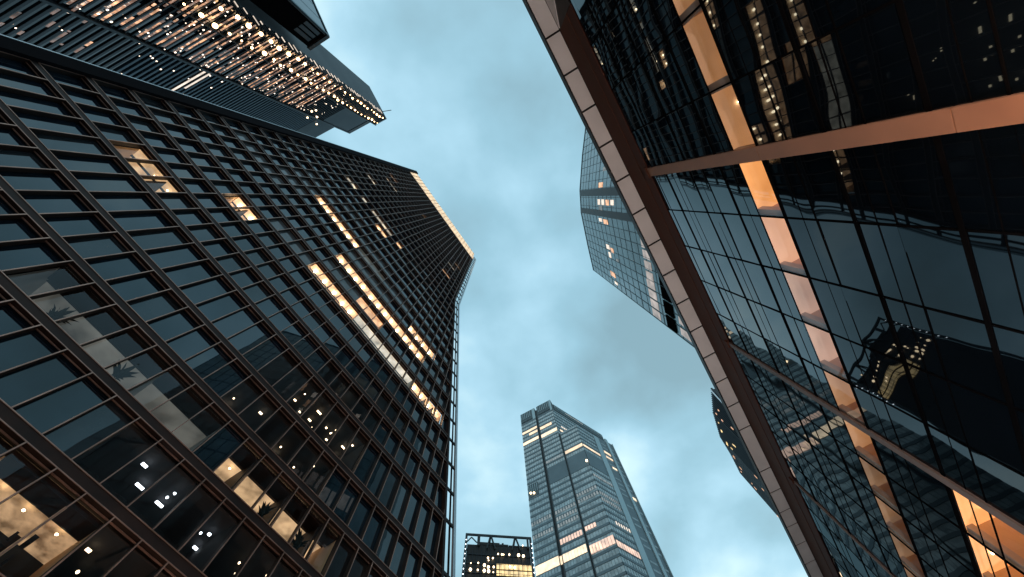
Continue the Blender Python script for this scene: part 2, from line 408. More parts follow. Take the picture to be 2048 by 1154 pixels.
for (k, a, bb, tone, pl) in DARKRUNS:
    z0, z1 = ZS[k+1], ZS[k+2]-BH-.05; u0, u1 = ui(a)+.04, ui(bb)-.04; t0, t1 = DEP+.12, DEP+4.2
    b = MB(LF)
    b.face([b.pt(u0, t1, z0), b.pt(u1, t1, z0), b.pt(u1, t1, z1), b.pt(u0, t1, z1)])
    for u in (u0, u1): b.face([b.pt(u, t0, z0), b.pt(u, t1, z0), b.pt(u, t1, z1), b.pt(u, t0, z1)])
    b.face([b.pt(u0, t0, z0), b.pt(u1, t0, z0), b.pt(u1, t1, z0), b.pt(u0, t1, z0)])
    b.face([b.pt(u0, t0, z1), b.pt(u1, t0, z1), b.pt(u1, t1, z1), b.pt(u0, t1, z1)])
    room = b.build('unlit_room', M['room_dark'], office)
    lb = MB(LF); n_ = 0
    for i in range(a, bb):
        if random.random() > pl: continue
        for q in range(random.choice((1, 2, 3, 4))):
            u = ui(i+random.uniform(.15, .85)); t = DEP+random.uniform(.7, 3); n_ += 1
            if random.random() < .5: lb.box(u, u+random.uniform(.12, .5), t, t+.1, z1-.3, z1-.22)
            else: lb.ball(u, t, z1-.35, random.uniform(.03, .07))
    if n_: lb.build('ceiling_lamp', M['lamp_soft' if tone == 'warm' else 'cool_lamp'], room)
# pier on the outer left edge, crown, core
b = MB(LF); b.box(ui(-11.75), ui(-11.0)-.004, -.35, 24, GZ, ZTOP+13.5)
pier = b.build('corner_pier', M['pier'], office)
MB(LF).box(ui(-11.75)-.06, ui(-11.75)-.001, -.40, .3, GZ, ZTOP+13.5).build('trim', M['steel'], pier)
b = MB(LF)
b.prism([(ui(-11)+.01, GZ), (ui(ie(GZ))-.5, GZ), (ui(IR)-.5, 3.93*S), (ui(IR)-.5, ZTOP-.6), (ui(-11)+.01, ZTOP-.6)], DEP+3.8, 24)
b.build('core', M['dark'], office)
# slabs close off the space behind each spandrel so unlit floors read solid
# crown: lit screen of glass with fins
cr_ = MB(LF); cr_.box(ui(-11)+.01, ui(IR-.15), .06, 6, ZTOP+.01, 7.26*S)
crown = cr_.build('roof_crown', M['crown'], office)
g = MB(LF)
for i in range(-11, 15): g.box(ui(i)-.04, ui(i)+.04, -.06, .05, ZTOP+.26, 7.3*S)
for zz in (ZTOP+2.6, ZTOP+5.4, ZTOP+8.2, ZTOP+11.0): g.box(ui(-11), ui(IR-.15), -.03, .05, zz, zz+.12)
g.build('grille', M['rust'], crown)
MB(LF).box(ui(-11)-.1, ui(IR)+.05, -.1, .05, ZTOP+.004, ZTOP+.25).build('ledge', M['trim'], crown)
MB(LF).box(ui(-11)-.1, ui(IR-.1), .5, 20, 7.3*S+.01, 7.3*S+.4).build('roof', M['frame'], crown)
# raked edge column with outer screen ladder
def strip(o0, o1, z0, z1, t0, t1):
    zb = 3.93*S; P = []
    zs_ = [z0] + ([zb] if z0 < zb < z1 else []) + [z1]
    for z in zs_: P.append((ui(ie(z))+o1, z))
    for z in zs_[::-1]: P.append((ui(ie(z))+o0, z))
    return MB(LF).prism(P[::-1], t0, t1)
strip(-.25, .05, GZ, ZTOP, -.06, DEP+.3).build('edge_column', M['frame'], office)
scr = strip(.06, .62, GZ, ZTOP+8, .55, .6).build('edge_screen', M['screen'], office)
strip(.051, .11, GZ, ZTOP+8, -.02, .5).build('inner_rail', M['trim'], scr)
strip(1.28, 1.42, GZ, ZTOP+8, -.05, .18).build('outer_rail', M['steel'], scr)
strip(1.60, 1.75, GZ, ZTOP+8, .05, .35).build('outer_rail', M['steel'], scr)
strip(.95, 1.02, GZ, ZTOP+8, .15, .35).build('inner_rail', M['black'], scr)
for z in ZS[1:] + [ZTOP+3.5, ZTOP+7]:
    b = MB(LF); u = ui(ie(z)); b.box(u+.11, u+1.27, -.02, .16, z-.28, z-.02); b.box(u+1.43, u+1.6, .08, .15, z-.2, z-.1)
    b.build('rung', M['black'], scr)

# potted plants standing inside the two lit low floors
def plant(i, k, t, sc, label):
    t_ = thing('potted_plant', label, 'plant', 'plants inside the left tower')
    b = MB(LF); z = ZS[k+1]+.01; u = ui(i)
    n = 8; base = [(u+.16*sc*math.cos(a*math.tau/n), t+.16*sc*math.sin(a*math.tau/n)) for a in range(n)]
    lo = [b.pt(p[0], p[1], z) for p in base]; hi = [b.pt(u+(p[0]-u)*1.3, t+(p[1]-t)*1.3, z+.4*sc) for p in base]
    b.face(lo[::-1]); b.face(hi)
    for a in range(n): b.face([lo[a], lo[(a+1) % n], hi[(a+1) % n], hi[a]])
    b.build('pot', M['pot'], t_)
    f = MB(LF); rnd = random.Random(int(i*10))
    for a in range(34):
        an = rnd.uniform(0, math.tau); L_ = rnd.uniform(.4, 1.1)*sc; lean = rnd.uniform(.15, .9); wd = .11*sc
        pts = []
        for q in range(5):
            s_ = q/4; r = lean*L_*s_*s_*.8; h = L_*(s_ - .35*lean*s_*s_)
            pts.append((u+r*math.cos(an), t+r*math.sin(an)*.6, z+.4*sc+h))
        px, pt_ = -math.sin(an), math.cos(an)
        for q in range(4):
            w0 = wd*(1-abs(q/4-.3)); w1 = wd*(1-abs((q+1)/4-.3)) if q < 3 else .004
            A, B = pts[q], pts[q+1]
            f.face([f.pt(A[0]-px*w0, A[1]-pt_*w0, A[2]), f.pt(A[0]+px*w0, A[1]+pt_*w0, A[2]), f.pt(B[0]+px*w1, B[1]+pt_*w1, B[2]), f.pt(B[0]-px*w1, B[1]-pt_*w1, B[2])])
    f.build('foliage', M['plant'], t_)
for i, sc, lb in ((.6, 1.35, 'spiky dark plant in the leftmost dim grey window of the left tower'),
                  (3.3, 1.5, 'tall spiky plant behind dim grey glass midway along the low lit floor'),
                  (10.6, 1.3, 'spiky plant in the first warm beige office window of the low lit floor'),
                  (12.6, 1.45, 'spiky plant silhouetted in the brightest beige window at the bottom')):
    plant(i, 4, DEP+.55, sc, lb)

# ================================================================== RIGHT BUILDING
A = R_(59.7)
nr = (math.sin(A), -math.cos(A)); dr = (math.cos(A), math.sin(A))
RF = Frame(n=nr, d=dr, D=13.35, sc=.749)
glassb = thing('glass_building', 'near mirror-glass building on the right, white panelled eave and orange lit rooms', 'office building')
V0, V1 = 5.05 - 4*10, 5.05 + 4*17
BZ = [33.0, 28.9, 24.95, 20.85, 16.6, 12.6, 8.5, 4.4, .3]
BZs = BZ[::-1]                               # storey bottoms, ascending
tops = BZs[1:] + [36.0]
nb = int(round((V1-V0)/4))
ROOF = 36.0
def lit_r(v, b, part):
    if abs(b-20.85) < .1 and part == 0 and -20 < v < 45: return True
    if abs(b-12.6) < .1 and 25 < v < 50: return True
    return False
rest = MB(RF); wins = []
for j in range(nb):
    v0 = V0+4*j; v1 = v0+4
    for b_, t_ in zip(BZs, tops):
        sp = b_+2.15
        wins.append((seen_area(RF, v0, v1, b_, t_, 0), v0, v1, b_, t_, sp))
wins.sort(key=lambda q: -q[0])
for n_, (a, v0, v1, b_, t_, sp) in enumerate(wins):
    mb = MB(RF) if n_ < 100 and a > 0 else rest
    for part, (z0, z1) in enumerate(((b_, sp), (sp, t_))):
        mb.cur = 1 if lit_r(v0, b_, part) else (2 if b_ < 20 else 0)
        # every pane is set a hair out of true, as real curtain walling is
        dz = [random.uniform(-.012, .012) for _ in range(4)]
        mb.face([mb.pt(v0, dz[0], z0), mb.pt(v1, dz[1], z0), mb.pt(v1, dz[2], z1), mb.pt(v0, dz[0]+dz[2]-dz[1], z1)])
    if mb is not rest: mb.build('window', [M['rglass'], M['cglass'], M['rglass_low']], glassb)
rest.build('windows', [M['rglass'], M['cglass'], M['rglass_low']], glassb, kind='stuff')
# transoms and mullions
for b_ in BZs[1:]:
    o = MB(RF).box(V0, V1, -.035, .05, b_-.12, b_+.07).build('transom', M['soot'], glassb)
    MB(RF).box(V0, V1, -.02, .03, b_+2.10, b_+2.17).build('glazing_bar', M['soot'], o)
    MB(RF).box(V0, V1, -.015, .03, b_+2.95, b_+2.99).build('glazing_bar', M['soot'], o)
for j in range(nb+1):
    v = V0+4*j
    if (v-5.05) % 20 > .1 and (v-5.05) % 20 < 19.9:
        MB(RF).box(v-.045, v+.045, -.04, .05, GZ, ROOF-.02).build('mullion', M['soot'], glassb)
# bronze ribs every five bays, in lengths with joints
for v in (5.05-40, 5.05-20, 5.05, 25.05, 45.05, 65.05):
    hw = .40 if v < 10 else (.26 if v < 30 else .15); rm = M['rib'] if v < 10 else M['rib_grey']
    zj = [GZ, 3.0, 11.9, 20.8, 29.7, ROOF-.01]; b = MB(RF)
    for z0, z1 in zip(zj, zj[1:]): b.box(v-hw, v+hw, -.14, .06, z0+.02, z1-.02)
    b.box(v-hw+.06, v+hw-.06, -.10, .05, GZ, ROOF-.05)
    rb = b.build('rib', rm, glassb)
    MB(RF).box(v-hw-.12, v+hw+.12, -.30, -.102, ROOF+.0, ROOF+.55).build('bracket', M['rust'], rb)
# eave: vertical rust fascia above the glass, white soffit panels overhanging it, dark gutter edge
ZE = 40.9
VS = -10.6
MB(RF).box(VS, V1, -.16, .05, 37.6, ZE).build('fascia', M['rust'], glassb)
MB(RF).box(VS, V1, -.10, .05, ROOF, 37.58).build('lower_fascia', M['rust_dark'], glassb)
MB(RF).box(V0, VS-.05, -.10, .05, ROOF, ZE).build('lower_fascia', M['black'], glassb)
for P_ in ([(-10.75, ZE-.06), (-14.0, ZE-.06), (-14.0, 37.0)], [(-14.12, ZE-.06), (-18, ZE-.06), (-18, 34.0), (-14.12, 36.9)]):
    MB(RF).prism([(v, min(z, ZE-.06)) for v, z in P_], -.2, -.101).build('soffit_panel', M['white_panel'], glassb)
J = [-34.2, -30.8, -27.3, -23.9, -20.4, -17.0, -13.5, -9.35, -6.05, -2.65, .8, 4.3, 7.8, 11.3, 14.75, 18.2, 21.65, 25.1, 28.5, 31.9, 35.3, 41.7, 45.1, 48.4, 50.9, 54.1, 57.5, 61.0, 64.4, 67.8, 71.2]
J = [j*13.35/11.75 for j in J]
for a, b_ in zip(J, J[1:]):
    MB(RF).box(a+.10, b_-.10, -1.70, -.22, ZE+.03, ZE+.11).build('soffit_panel', M['white_panel'], glassb)
MB(RF).box(J[0], J[-1], -1.80, .0, ZE+.13, ZE+.9).build('roof_edge', M['black'], glassb)
MB(RF).box(J[0], J[-1], -1.86, -1.72, ZE-.02, ZE+.95).build('gutter', M['black'], glassb)
MB(RF).box(V0, V1, .06, 8.6, ZE-.1, ZE+.85).build('roof', M['dark'], glassb)
MB(RF).box(V0, V1, 3.6, 8.6, GZ, ZE-.15).build('core', M['dark'], glassb)
# lit storey
def room_r(v0, v1, z0, z1, ceil, depth=3.2, lamp=True):
    b = MB(RF); t0, t1 = .12, depth; b.cur = 0
    u0, u1 = v0+.05, v1-.05
    b.face([b.pt(u0, t1, z0), b.pt(u1, t1, z0), b.pt(u1, t1, z1), b.pt(u0, t1, z1)])
    for u in (u0, u1): b.face([b.pt(u, t0, z0), b.pt(u, t1, z0), b.pt(u, t1, z1), b.pt(u, t0, z1)])
    b.face([b.pt(u0, t0, z0), b.pt(u1, t0, z0), b.pt(u1, t1, z0), b.pt(u0, t1, z0)])
    b.cur = 1; b.face([b.pt(u0, t0, z1), b.pt(u1, t0, z1), b.pt(u1, t1, z1), b.pt(u0, t1, z1)])
    b.cur = 2
    b.box(u0, u0+.10, .14, .30, z0+.01, z1-.01)
    b.box(u1-.34, u1-.002, .14, .5, z0+.01, z1-.01)
    b.box(u0+.14, u1-.36, .2, .26, z0+.01, z0+.12)
    r = b.build('lit_room', [M['r_wall'], M[ceil], M['r_frame']], glassb)
    if lamp:
        lb = MB(RF); lb.ball((u0+u1)/2+random.uniform(-.8, .8), random.uniform(.9, 1.6), z1-.12, .06); lb.build('ceiling_lamp', M['lamp'], r)
M['r_frame'] = mat('pale_window_reveal', (.55, .42, .34), .55, var=.15)
v = 5.05-24
order = {5.05: 'r_ceil', 9.05: 'r_ceil2', 13.05: 'r_ceil3', 17.05: 'r_ceil3', 1.05: 'r_ceil4', -2.95: 'r_ceil4'}
while v < 44:
    key = round(v, 2); c_ = order.get(key, 'r_ceil4' if v < 28 else 'r_ceil5')
    room_r(v, v+4, 20.9, 23.25, c_, lamp=key in (1.05, -6.95, 25.05, 41.05)); v += 4
for v in (25.05, 29.05, 33.05, 37.05, 41.05):
    room_r(v, v+4, 12.7, 16.45, 'r_ceil', depth=3.5, lamp=True)

# ================================================================== UPPER LEFT TOWER (stepped, louvred)
n1_, d1_ = (-0.44307, -0.89649), (0.89649, -0.44307)
F1 = Frame(n=n1_, d=d1_, D=60.71)
n2_, d2_ = (-0.86163, 0.50754), (0.50754, 0.86163)      # F2 measured along -d, so u = -u2
F2 = Frame(n=n2_, d=d2_, D=29.256)
# sanity: F2 plane n.q = 29.26
tower = thing('louvred_tower', 'tall stepped tower at top left with dark louvres and two rows of lamps', 'skyscraper')
uA, uB, uC, uD = -80, -51.9, -40.35, -33.8
steps = [(uA, -62.4, 183.5), (-62.4, uB, 183.5), (uB, uC, 200.0), (uC, uD, 209.4)]
c3 = F1.P(uD, 0, 0)
e2 = (c3[0]+17.3*(-.50754), c3[1]+17.3*(-.86163))
b = MB(F1)
b.box(uA, uB, .06, 20, GZ, 183.4); b.box(uB, uC, .06, 20, GZ, 199.9); b.box(uC, uD-.05, .06, 17, GZ, 209.3)
b.build('body', M['u_side'], tower)
for (a, bb, zt, m_, nm) in ((uA, uB-.3, 183.4, 'u_glass', 0), (uB+.3, uC-.15, 199.9, 'u_glass', 0), (uC+.15, uD, 209.3, 'u_glass', 0)):
    MB(F1).box(a, bb, .0, .05, GZ, zt).build('glazing', M[m_], tower)
def fins(u0, u1, z0, z1, m_, step=4.25/3, dep=.22, th=.34):
    b = MB(F1); z = z0
    while z < z1: b.box(u0, u1, -dep, -.01, z, z+th); z += step
    return b.build('louvres', M[m_], tower)
fins(uA, uB-.35, 40, 92, 'u_fin', th=.5); fins(uA, uB-.35, 92.5, 183, 'u_blue', th=.55, dep=.3); fins(uB+.35, uC-.1, 40, 170, 'u_fin'); fins(uC, uD, 40, 208, 'u_fin')
MB(F1).box(uB+.3, uC-.2, -.3, -.02, 170, 199.8).build('upper_cladding', M['u_side'], tower)
MB(F1).box(uA, uB-.36, -.3, -.02, 166, 183.3).build('upper_cladding', M['u_side'], tower)
MB(F1).box(uB-.28, uB+.28, -.6, .0, GZ, 200).build('pilaster', M['u_fin'], tower)
MB(F1).box(uC-.10, uC+.10, -.55, .0, GZ, 209).build('pilaster', M['u_fin'], tower)
MB(F1).box(uB+.3, uC-.1, -.5, .05, 196.6, 200.2).build('parapet', M['black'], tower)
# flank
def p2(s, t, z): return (c3[0]-.50754*s + n2_[0]*0 - (-n2_[0])*0 + (-.86163)*t*0, 0, 0)
FK = Frame(n=n2_, d=(-.50754, -.86163), D=n2_[0]*c3[0]+n2_[1]*c3[1])
u20 = (-.50754*c3[0]-.86163*c3[1])
MB(FK).prism([(u20+.06, GZ), (u20+17.8, GZ), (u20+17.8, 207), (u20+14.6, 209.2), (u20+5.5, 206.6), (u20+5, 211), (u20+.06, 209.3)], .03, 1.0).build('flank', M['u_side'], tower)
b = MB(FK); z = 40
while z < 207: b.box(u20+.1, u20+3.6, -.35, .02, z, z+.35); z += 4.25/3
b.build('louvres', M['u_fin'], tower)
b = MB(FK); rnd = random.Random(5)
for k in range(38):
    z = 95+4.25*k*.72; 
    if z > 204: break
    b.beam((u20+rnd.uniform(.8, 2.5), -.4, z), (u20+rnd.uniform(2.6, 3.5), -.4, z), .10)
b.build('strip_lights', M['win_pale'], tower)
MB(FK).beam((u20+3, 1, 210), (u20+2.0, -1, 218), .12) or None
b = MB(FK); b.beam((u20+4, 2, 206), (u20+3.2, -4, 212), .12); b.build('roof_mast', M['black'], tower)
# two lamp columns, one lamp per floor
for u_, z_ in ((-38.6, 72.8), (-34.3, 74.4)):
    for k in range(32):
        z = z_+4.25*k + (.4 if u_ < -36 else 0)
        if z > 205: break
        b = MB(F1); b.ball(u_+random.uniform(-.35, .35), -.85, z+random.uniform(-.3, .3), random.choice((.2, .28, .36, .42, .5))*(1.1 if z < 130 else .85))
        b.build('lamp', M['lamp_amber'], tower)
# scattered office lights between the louvres
rnd = random.Random(11)
groups = {'win_warm': MB(F1), 'win_dim': MB(F1), 'win_pale': MB(F1), 'dot': MB(F1)}
for q in range(330):
    z = rnd.uniform(46, 165); u = rnd.uniform(-51.5, -34.5) if rnd.random() < .75 else rnd.uniform(-76, -52)
    if u < -52 and z > 115: continue
    sz = rnd.uniform(.12, .34); groups['dot'].box(u, u+sz, -.36, -.3, z, z+sz)
for q in range(2600):
    z = rnd.choice(range(26)); zf = 44+4.25*z+rnd.uniform(.6, 3.0)
    u = rnd.uniform(uB+.6, uD-.5) if rnd.random() < .82 else rnd.uniform(-78, uB)
    if zf > 152: continue
    if u < uB and zf > 84: continue
    wd = rnd.uniform(.2, 1.3); r = rnd.random()
    mb = groups['win_dim' if r < .68 else ('win_warm' if r < .88 else 'win_pale')]
    h = .45 if r < .85 else .28
    zf = 40+math.floor((zf-40)/(4.25/3))*(4.25/3)+.62
    mb.box(u, u+(wd*1.6 if r < .88 else wd*.3), -.32, -.26, zf, zf+h)
for nm, mb in groups.items(): mb.build('office_lights', M[nm], tower, kind='stuff')
# long lit double window
b = MB(F1); b.box(-63, -52.3, -.5, -.46, 106.3, 107.0); b.box(-60, -52.3, -.5, -.46, 108.0, 108.6); b.build('lit_strip', M['win_pale'], tower)
b = MB(F1)
for u, z in ((-53.2, 160), (-51, 164), (-49.5, 157), (-48.2, 158), (-54.5, 170)): b.ball(u, -.4, z, .35)
b.build('lamp', M['lamp_soft'], tower)

# ================================================================== BLACK SLOTTED TOWER (in front of it)
bx = thing('black_corner_tower', 'black tower corner with slotted top and thin glass flank, at the top edge', 'skyscraper')
Z3 = 130
a0 = (-54.87, -57.14); a1 = (-51.15, -47.46); a2 = (-56.93, -44.15)
ux = ((a0[0]-a1[0]), (a0[1]-a1[1])); l_ = math.hypot(*ux); ux = (ux[0]/l_, ux[1]/l_)
vx = ((a2[0]-a1[0]), (a2[1]-a1[1]))
B0 = (a1[0]+ux[0]*40, a1[1]+ux[1]*40)
poly = [a1, a2, (a2[0]+ux[0]*40, a2[1]+ux[1]*40), B0]
MB().plan([(x, y) for x, y in poly], 0, Z3+ZC-.3).build('body', M['soot'], bx)
dk = Frame(n=(-.93, .36), d=ux, D=0)
nn = (-ux[1], ux[0]); s_ = nn[0]*a1[0]+nn[1]*a1[1]
if s_ < 0: nn = (-nn[0], -nn[1]); s_ = -s_
GF = Frame(n=nn, d=ux, D=s_); g0 = ux[0]*a1[0]+ux[1]*a1[1]
b = MB(GF)
for k in range(7): b.box(g0+.5+4*k, g0+4.3+4*k, -.06, .0, GZ, Z3-.3)
b.build('window', M['lglass'], bx)
b = MB(GF); b.box(g0, g0+.45, -.3, .0, GZ, Z3); b.box(g0, g0+30, -.3, .02, Z3-.7, Z3)
for k in range(1, 7): b.box(g0+.3+4*k, g0+.5+4*k, -.1, -.005, GZ, Z3-.7)
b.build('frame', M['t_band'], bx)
vl = math.hypot(*vx); vd = (vx[0]/vl, vx[1]/vl); nn = (-vd[1], vd[0]); s_ = nn[0]*a1[0]+nn[1]*a1[1]
if s_ < 0: nn = (-nn[0], -nn[1]); s_ = -s_
VF = Frame(n=nn, d=vd, D=s_); g0 = vd[0]*a1[0]+vd[1]*a1[1]
b = MB(VF)
for k in range(3): b.box(g0+1.0+1.6*k, g0+2.1+1.6*k, -.1, .0, Z3-12, Z3-4)
b.build('slot', M['u_side'], bx)
b = MB(VF); b.box(g0-.2, g0+vl+.3, -.5, .0, Z3-2.2, Z3-.4); b.box(g0+.1, g0+.35, -.25, .0, GZ, Z3); b.build('parapet', M['black'], bx)

# ================================================================== FACETED GLASS TOWER behind the right eave
wd_ = thing('faceted_glass_tower', 'faceted teal glass tower rising behind the white eave, right of the open sky', 'skyscraper')
PW = [(57.5, -60), (56.9, -45.1), (55.5, -27.7), (54.8, -5.3), (56.3, 9.7), (62.1, 32.7), (66.9, 49.9)]
ZW = 260; SC3 = .55
MB().plan([(x*SC3, y*SC3) for x, y in PW + [(96, 66), (96, -60)]], 0, (ZW-.3)*SC3+ZC).build('body', M['wedge'], wd_)
lines = MB(); dark = MB()
def seg_frame(a, b, sc=1.0):
    d = (b[0]-a[0], b[1]-a[1]); l = math.hypot(*d); d = (d[0]/l, d[1]/l); n = (d[1], -d[0])
    D = n[0]*a[0]+n[1]*a[1]
    if D < 0: n = (-n[0], -n[1]); D = -D
    return Frame(n=n, d=d, D=D, sc=sc), d[0]*a[0]+d[1]*a[1], l
rnd = random.Random(3); WPAN = []
M['wedge_b'] = glass_dark('wedge_glass_blind', (.14, .24, .27), 1.7, amp=.01, scale=.05, rough=.15)
for q, (a, b_) in enumerate(zip(PW, PW[1:])):
    fr, s0, l = seg_frame(a, b_, SC3)
    lb = MB(fr); nbay = max(2, int(round(l/4.6)))
    for k in range(nbay+1):
        s = s0+l*k/nbay; lb.box(s-.10, s+.10, -.22, .0, 30, ZW)
    z = 40
    while z < ZW: lb.box(s0, s0+l, -.14, .0, z-.1, z+.1 if int(z/7.8) % 3 else z+.6); z += 7.8
    lb.build('mullion_grid', M['wedge_line'], wd_)
    MB(fr).box(s0-.1, s0+l+.1, -.35, .1, ZW-.8, ZW).build('parapet', M['wedge_line'], wd_)
    z = 40
    while z < ZW-8:
        for k in range(nbay):
            u0_, u1_ = s0+l*k/nbay, s0+l*(k+1)/nbay
            WPAN.append((seen_area(fr, u0_, u1_, z, z+7.8, 0), fr, u0_, u1_, z, rnd.uniform(0, .05)))
        z += 7.8
WPAN.sort(key=lambda q: -q[0]); restp = MB()
for n_, (a_, f_, u0_, u1_, z, of) in enumerate(WPAN):
    mb = MB(f_) if n_ < 100 else restp
    mb.fr = f_; mb.quad(u0_, u1_, z, z+7.8, -.02-of)
    if mb is not restp: mb.build('window', M['wedge' if rnd.random() < .8 else 'wedge_b'], wd_)
restp.build('windows', M['wedge'], wd_, kind='stuff')
fr, s0, l = seg_frame(PW[3], PW[4], SC3)
MB(fr).box(s0+.3, s0+4.2, -.4, -.31, 30, ZW).build('dark_strip', M['wedge_dark'], wd_)
MB(fr).box(s0+l-3.2, s0+l+.1, -.4, -.31, 30, ZW).build('dark_strip', M['wedge_dark'], wd_)
# lit panes, by facet, distance along it and height (measured)
LP = [(2, 19.6, 22.2, 203, 211, 'win_warm'), (3, 6, 9, 209, 214, 'win_pale'), (3, 6, 9, 201, 206, 'win_pale'), (3, 6.2, 9, 192, 198, 'win_warm'), (3, 6.2, 8.8, 184, 189, 'win_pale'),
      (4, 1.3, 3.2, 208, 214, 'win_pale'), (4, 1.5, 4, 197, 205, 'win_warm'), (4, 16, 18.5, 203, 209, 'win_pale'), (4, 20.2, 23.3, 203, 207, 'win_pale'), (4, 17, 19.5, 196, 201, 'win_warm'),
      (5, 8.6, 11.4, 203, 212, 'win_warm'), (5, 14, 15.5, 202, 207, 'win_pale'), (4, 22, 23.4, 190, 194, 't_grey'), (3, 9.5, 12, 205, 212, 't_grey'), (2, 12, 14, 192, 205, 't_grey')]
for k in range(5): LP.append((4, 2+4.6*k, 5.6+4.6*k, 145, 152, 'win_dimpale'))
for k in range(4): LP.append((5, .5+4.4*k, 4+4.4*k, 145, 153, 'win_dimpale'))
for a_, b_ in ((.05, 5.2), (6.0, 11.4), (12.2, 17.4)): LP.append((5, a_, b_, 130.5, 138.5, 'soot'))
LP.append((4, 19.2, 23.4, 130.5, 138.5, 'soot'))
for k in range(3): LP.append((5, 4.5+4.5*k, 7.5+4.5*k, 118, 127, 'win_dimpale'))
M['win_dimpale'] = emit('soft_pale_window', (.95, .80, .72), .42, .4, .5, base=(.2, .25, .27))
for q, a, b_, z0, z1, m_ in LP:
    f_, s0, l = seg_frame(PW[q], PW[q+1], SC3)
    MB(f_).box(s0+a, s0+b_, -.2 if m_ != 'soot' else -.36, -.145, z0, z1).build('lit_window' if m_ != 'soot' else 'plant_louvre', M[m_], wd_)

# ================================================================== SMALL DARK TOWER peeping below it
sm = thing('dark_fluted_tower', 'small dark tower with gold lights peeping out behind the white eave', 'skyscraper')
P4 = [(83.1, 72.5), (85.3, 83.3), (89.6, 94.2), (95.4, 102.9), (100.4, 111.6)]
MB().plan(P4 + [(135, 118), (120, 66)], 0, 130+ZC).build('body', M['t_slat'], sm)
rnd = random.Random(9)
for a, b_ in zip(P4, P4[1:]):
    f_, s0, l = seg_frame(a, b_); b = MB(f_)
    k = 0
    while k < l: b.box(s0+k, s0+k+.35, -.6, .0, GZ, 131); k += .9
    b.build('fluting', M['u_side'], sm)
    g = MB(f_)
    for q in range(12):
        u = s0+rnd.uniform(0, l); z = 128-rnd.random()*55; g.box(u, u+.5, -.7, -.61, z, z+rnd.uniform(.5, 1.6))
    g.build('lit_windows', M['win_yel' if a is P4[1] else 'win_warm'], sm, kind='stuff')
f_, s0, l = seg_frame(P4[0], P4[1]); MB(f_).beam((s0+.5, -.9, 128), (s0+9, -.9, 96), .25); 
b = MB(f_); b.beam((s0+.5, -.9, 130), (s0+3.5, -.9, 108), .22); b.build('cable_rail', M['steel'], sm)

# ================================================================== TEAL GLASS TOWER (bottom centre)
tt = thing('banded_glass_tower', 'tall teal glass tower with cream lit floor bands, at bottom centre', 'skyscraper')
TL = Frame(n=(.49242, .87036), d=(.87036, -.49242), D=152.57)
TR = Frame(n=(-.57358, .81915), d=(.81915, .57358), D=103.50)
BR = Frame(n=(-.57358, .81915), d=(.81915, .57358), D=91.59)
FL = 3.95
RIB = []
def facade(fr, u0, u1, z0, z1, par, depth=.5, win=2.6, cells=True, lit_floors={}, skip=()):
    """ribbon windows and spandrels floor by floor"""
    z = z0; k = 0
    sp = MB(fr); ms = MB(fr)
    while z < z1-1:
        zt = min(z+FL, z1)
        if not any(a <= z < b2 for a, b2 in skip):
            sp.box(u0, u1, -.22, -.02, z, z+1.25)
            lf = lit_floors.get(k)
            u = u0; n = max(1, int(round((u1-u0)/1.5)))
            RIB.append((seen_area(fr, u0, u1, z+1.25, zt, 0), fr, u0, u1, z+1.25, zt))
            for j in range(1, n): ms.box(u0+(u1-u0)*j/n-.06, u0+(u1-u0)*j/n+.06, -.16, -.051, z+1.27, zt-.01)
        else:
            sp.box(u0, u1, -.22, -.02, z, zt)
        z += FL; k += 1
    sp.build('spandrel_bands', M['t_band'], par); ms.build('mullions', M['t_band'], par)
b = MB(TL); b.box(-68.5, -56.1, .0, 45, GZ, 262.6); b.box(-56.1, -54.4, 1.6, 45, GZ, 260); b.box(-54.4, -42, .0, 45, GZ, 262.6)
b.box(-41.0, -28.8, .0, 20, GZ, 219.3)
b.build('body', M['t_dark'], tt)
MB(BR).box(125.4, 157.0, .0, 22, GZ, 219.3).build('body', M['t_dark'], tt)
MB(TR).box(119.9, 170.0, .0, 22, GZ, 257.5).build('body', M['t_dark'], tt)
MB(TR).box(170.0, 177.3, 2, 20, GZ, 252).build('body', M['t_dark'], tt)
PLANT = [(177, 189)]
facade(TL, -68.5, -56.2, 78, 249, tt); facade(TL, -54.3, -42.0, 78, 249, tt, skip=PLANT)
facade(TL, -40.8, -28.8, 78, 219, tt, skip=PLANT)
facade(BR, 125.4, 139.2, 78, 219, tt, skip=PLANT)
facade(TR, 119.8, 170.0, 215, 249, tt)
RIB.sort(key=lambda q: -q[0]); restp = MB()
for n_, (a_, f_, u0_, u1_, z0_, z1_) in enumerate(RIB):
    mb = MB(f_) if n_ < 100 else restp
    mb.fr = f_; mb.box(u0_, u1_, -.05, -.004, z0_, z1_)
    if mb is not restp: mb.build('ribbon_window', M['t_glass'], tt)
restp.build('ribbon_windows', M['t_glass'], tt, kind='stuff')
for u0, u1 in ((-56.15, -55.9), (-54.6, -54.35), (-42.0, -41.75), (-41.05, -40.8)): MB(TL).box(u0, u1, -.5, .3, GZ, 250 if u0 < -43 else 219).build('recess_fin', M['t_dark'], tt)
MB(TL).box(-56.0, -54.5, .3, 1.5, GZ, 259).build('recess', M['t_slat'], tt)
MB(TL).box(-41.75, -41.05, .1, .6, GZ, 219).build('recess', M['t_slat'], tt)
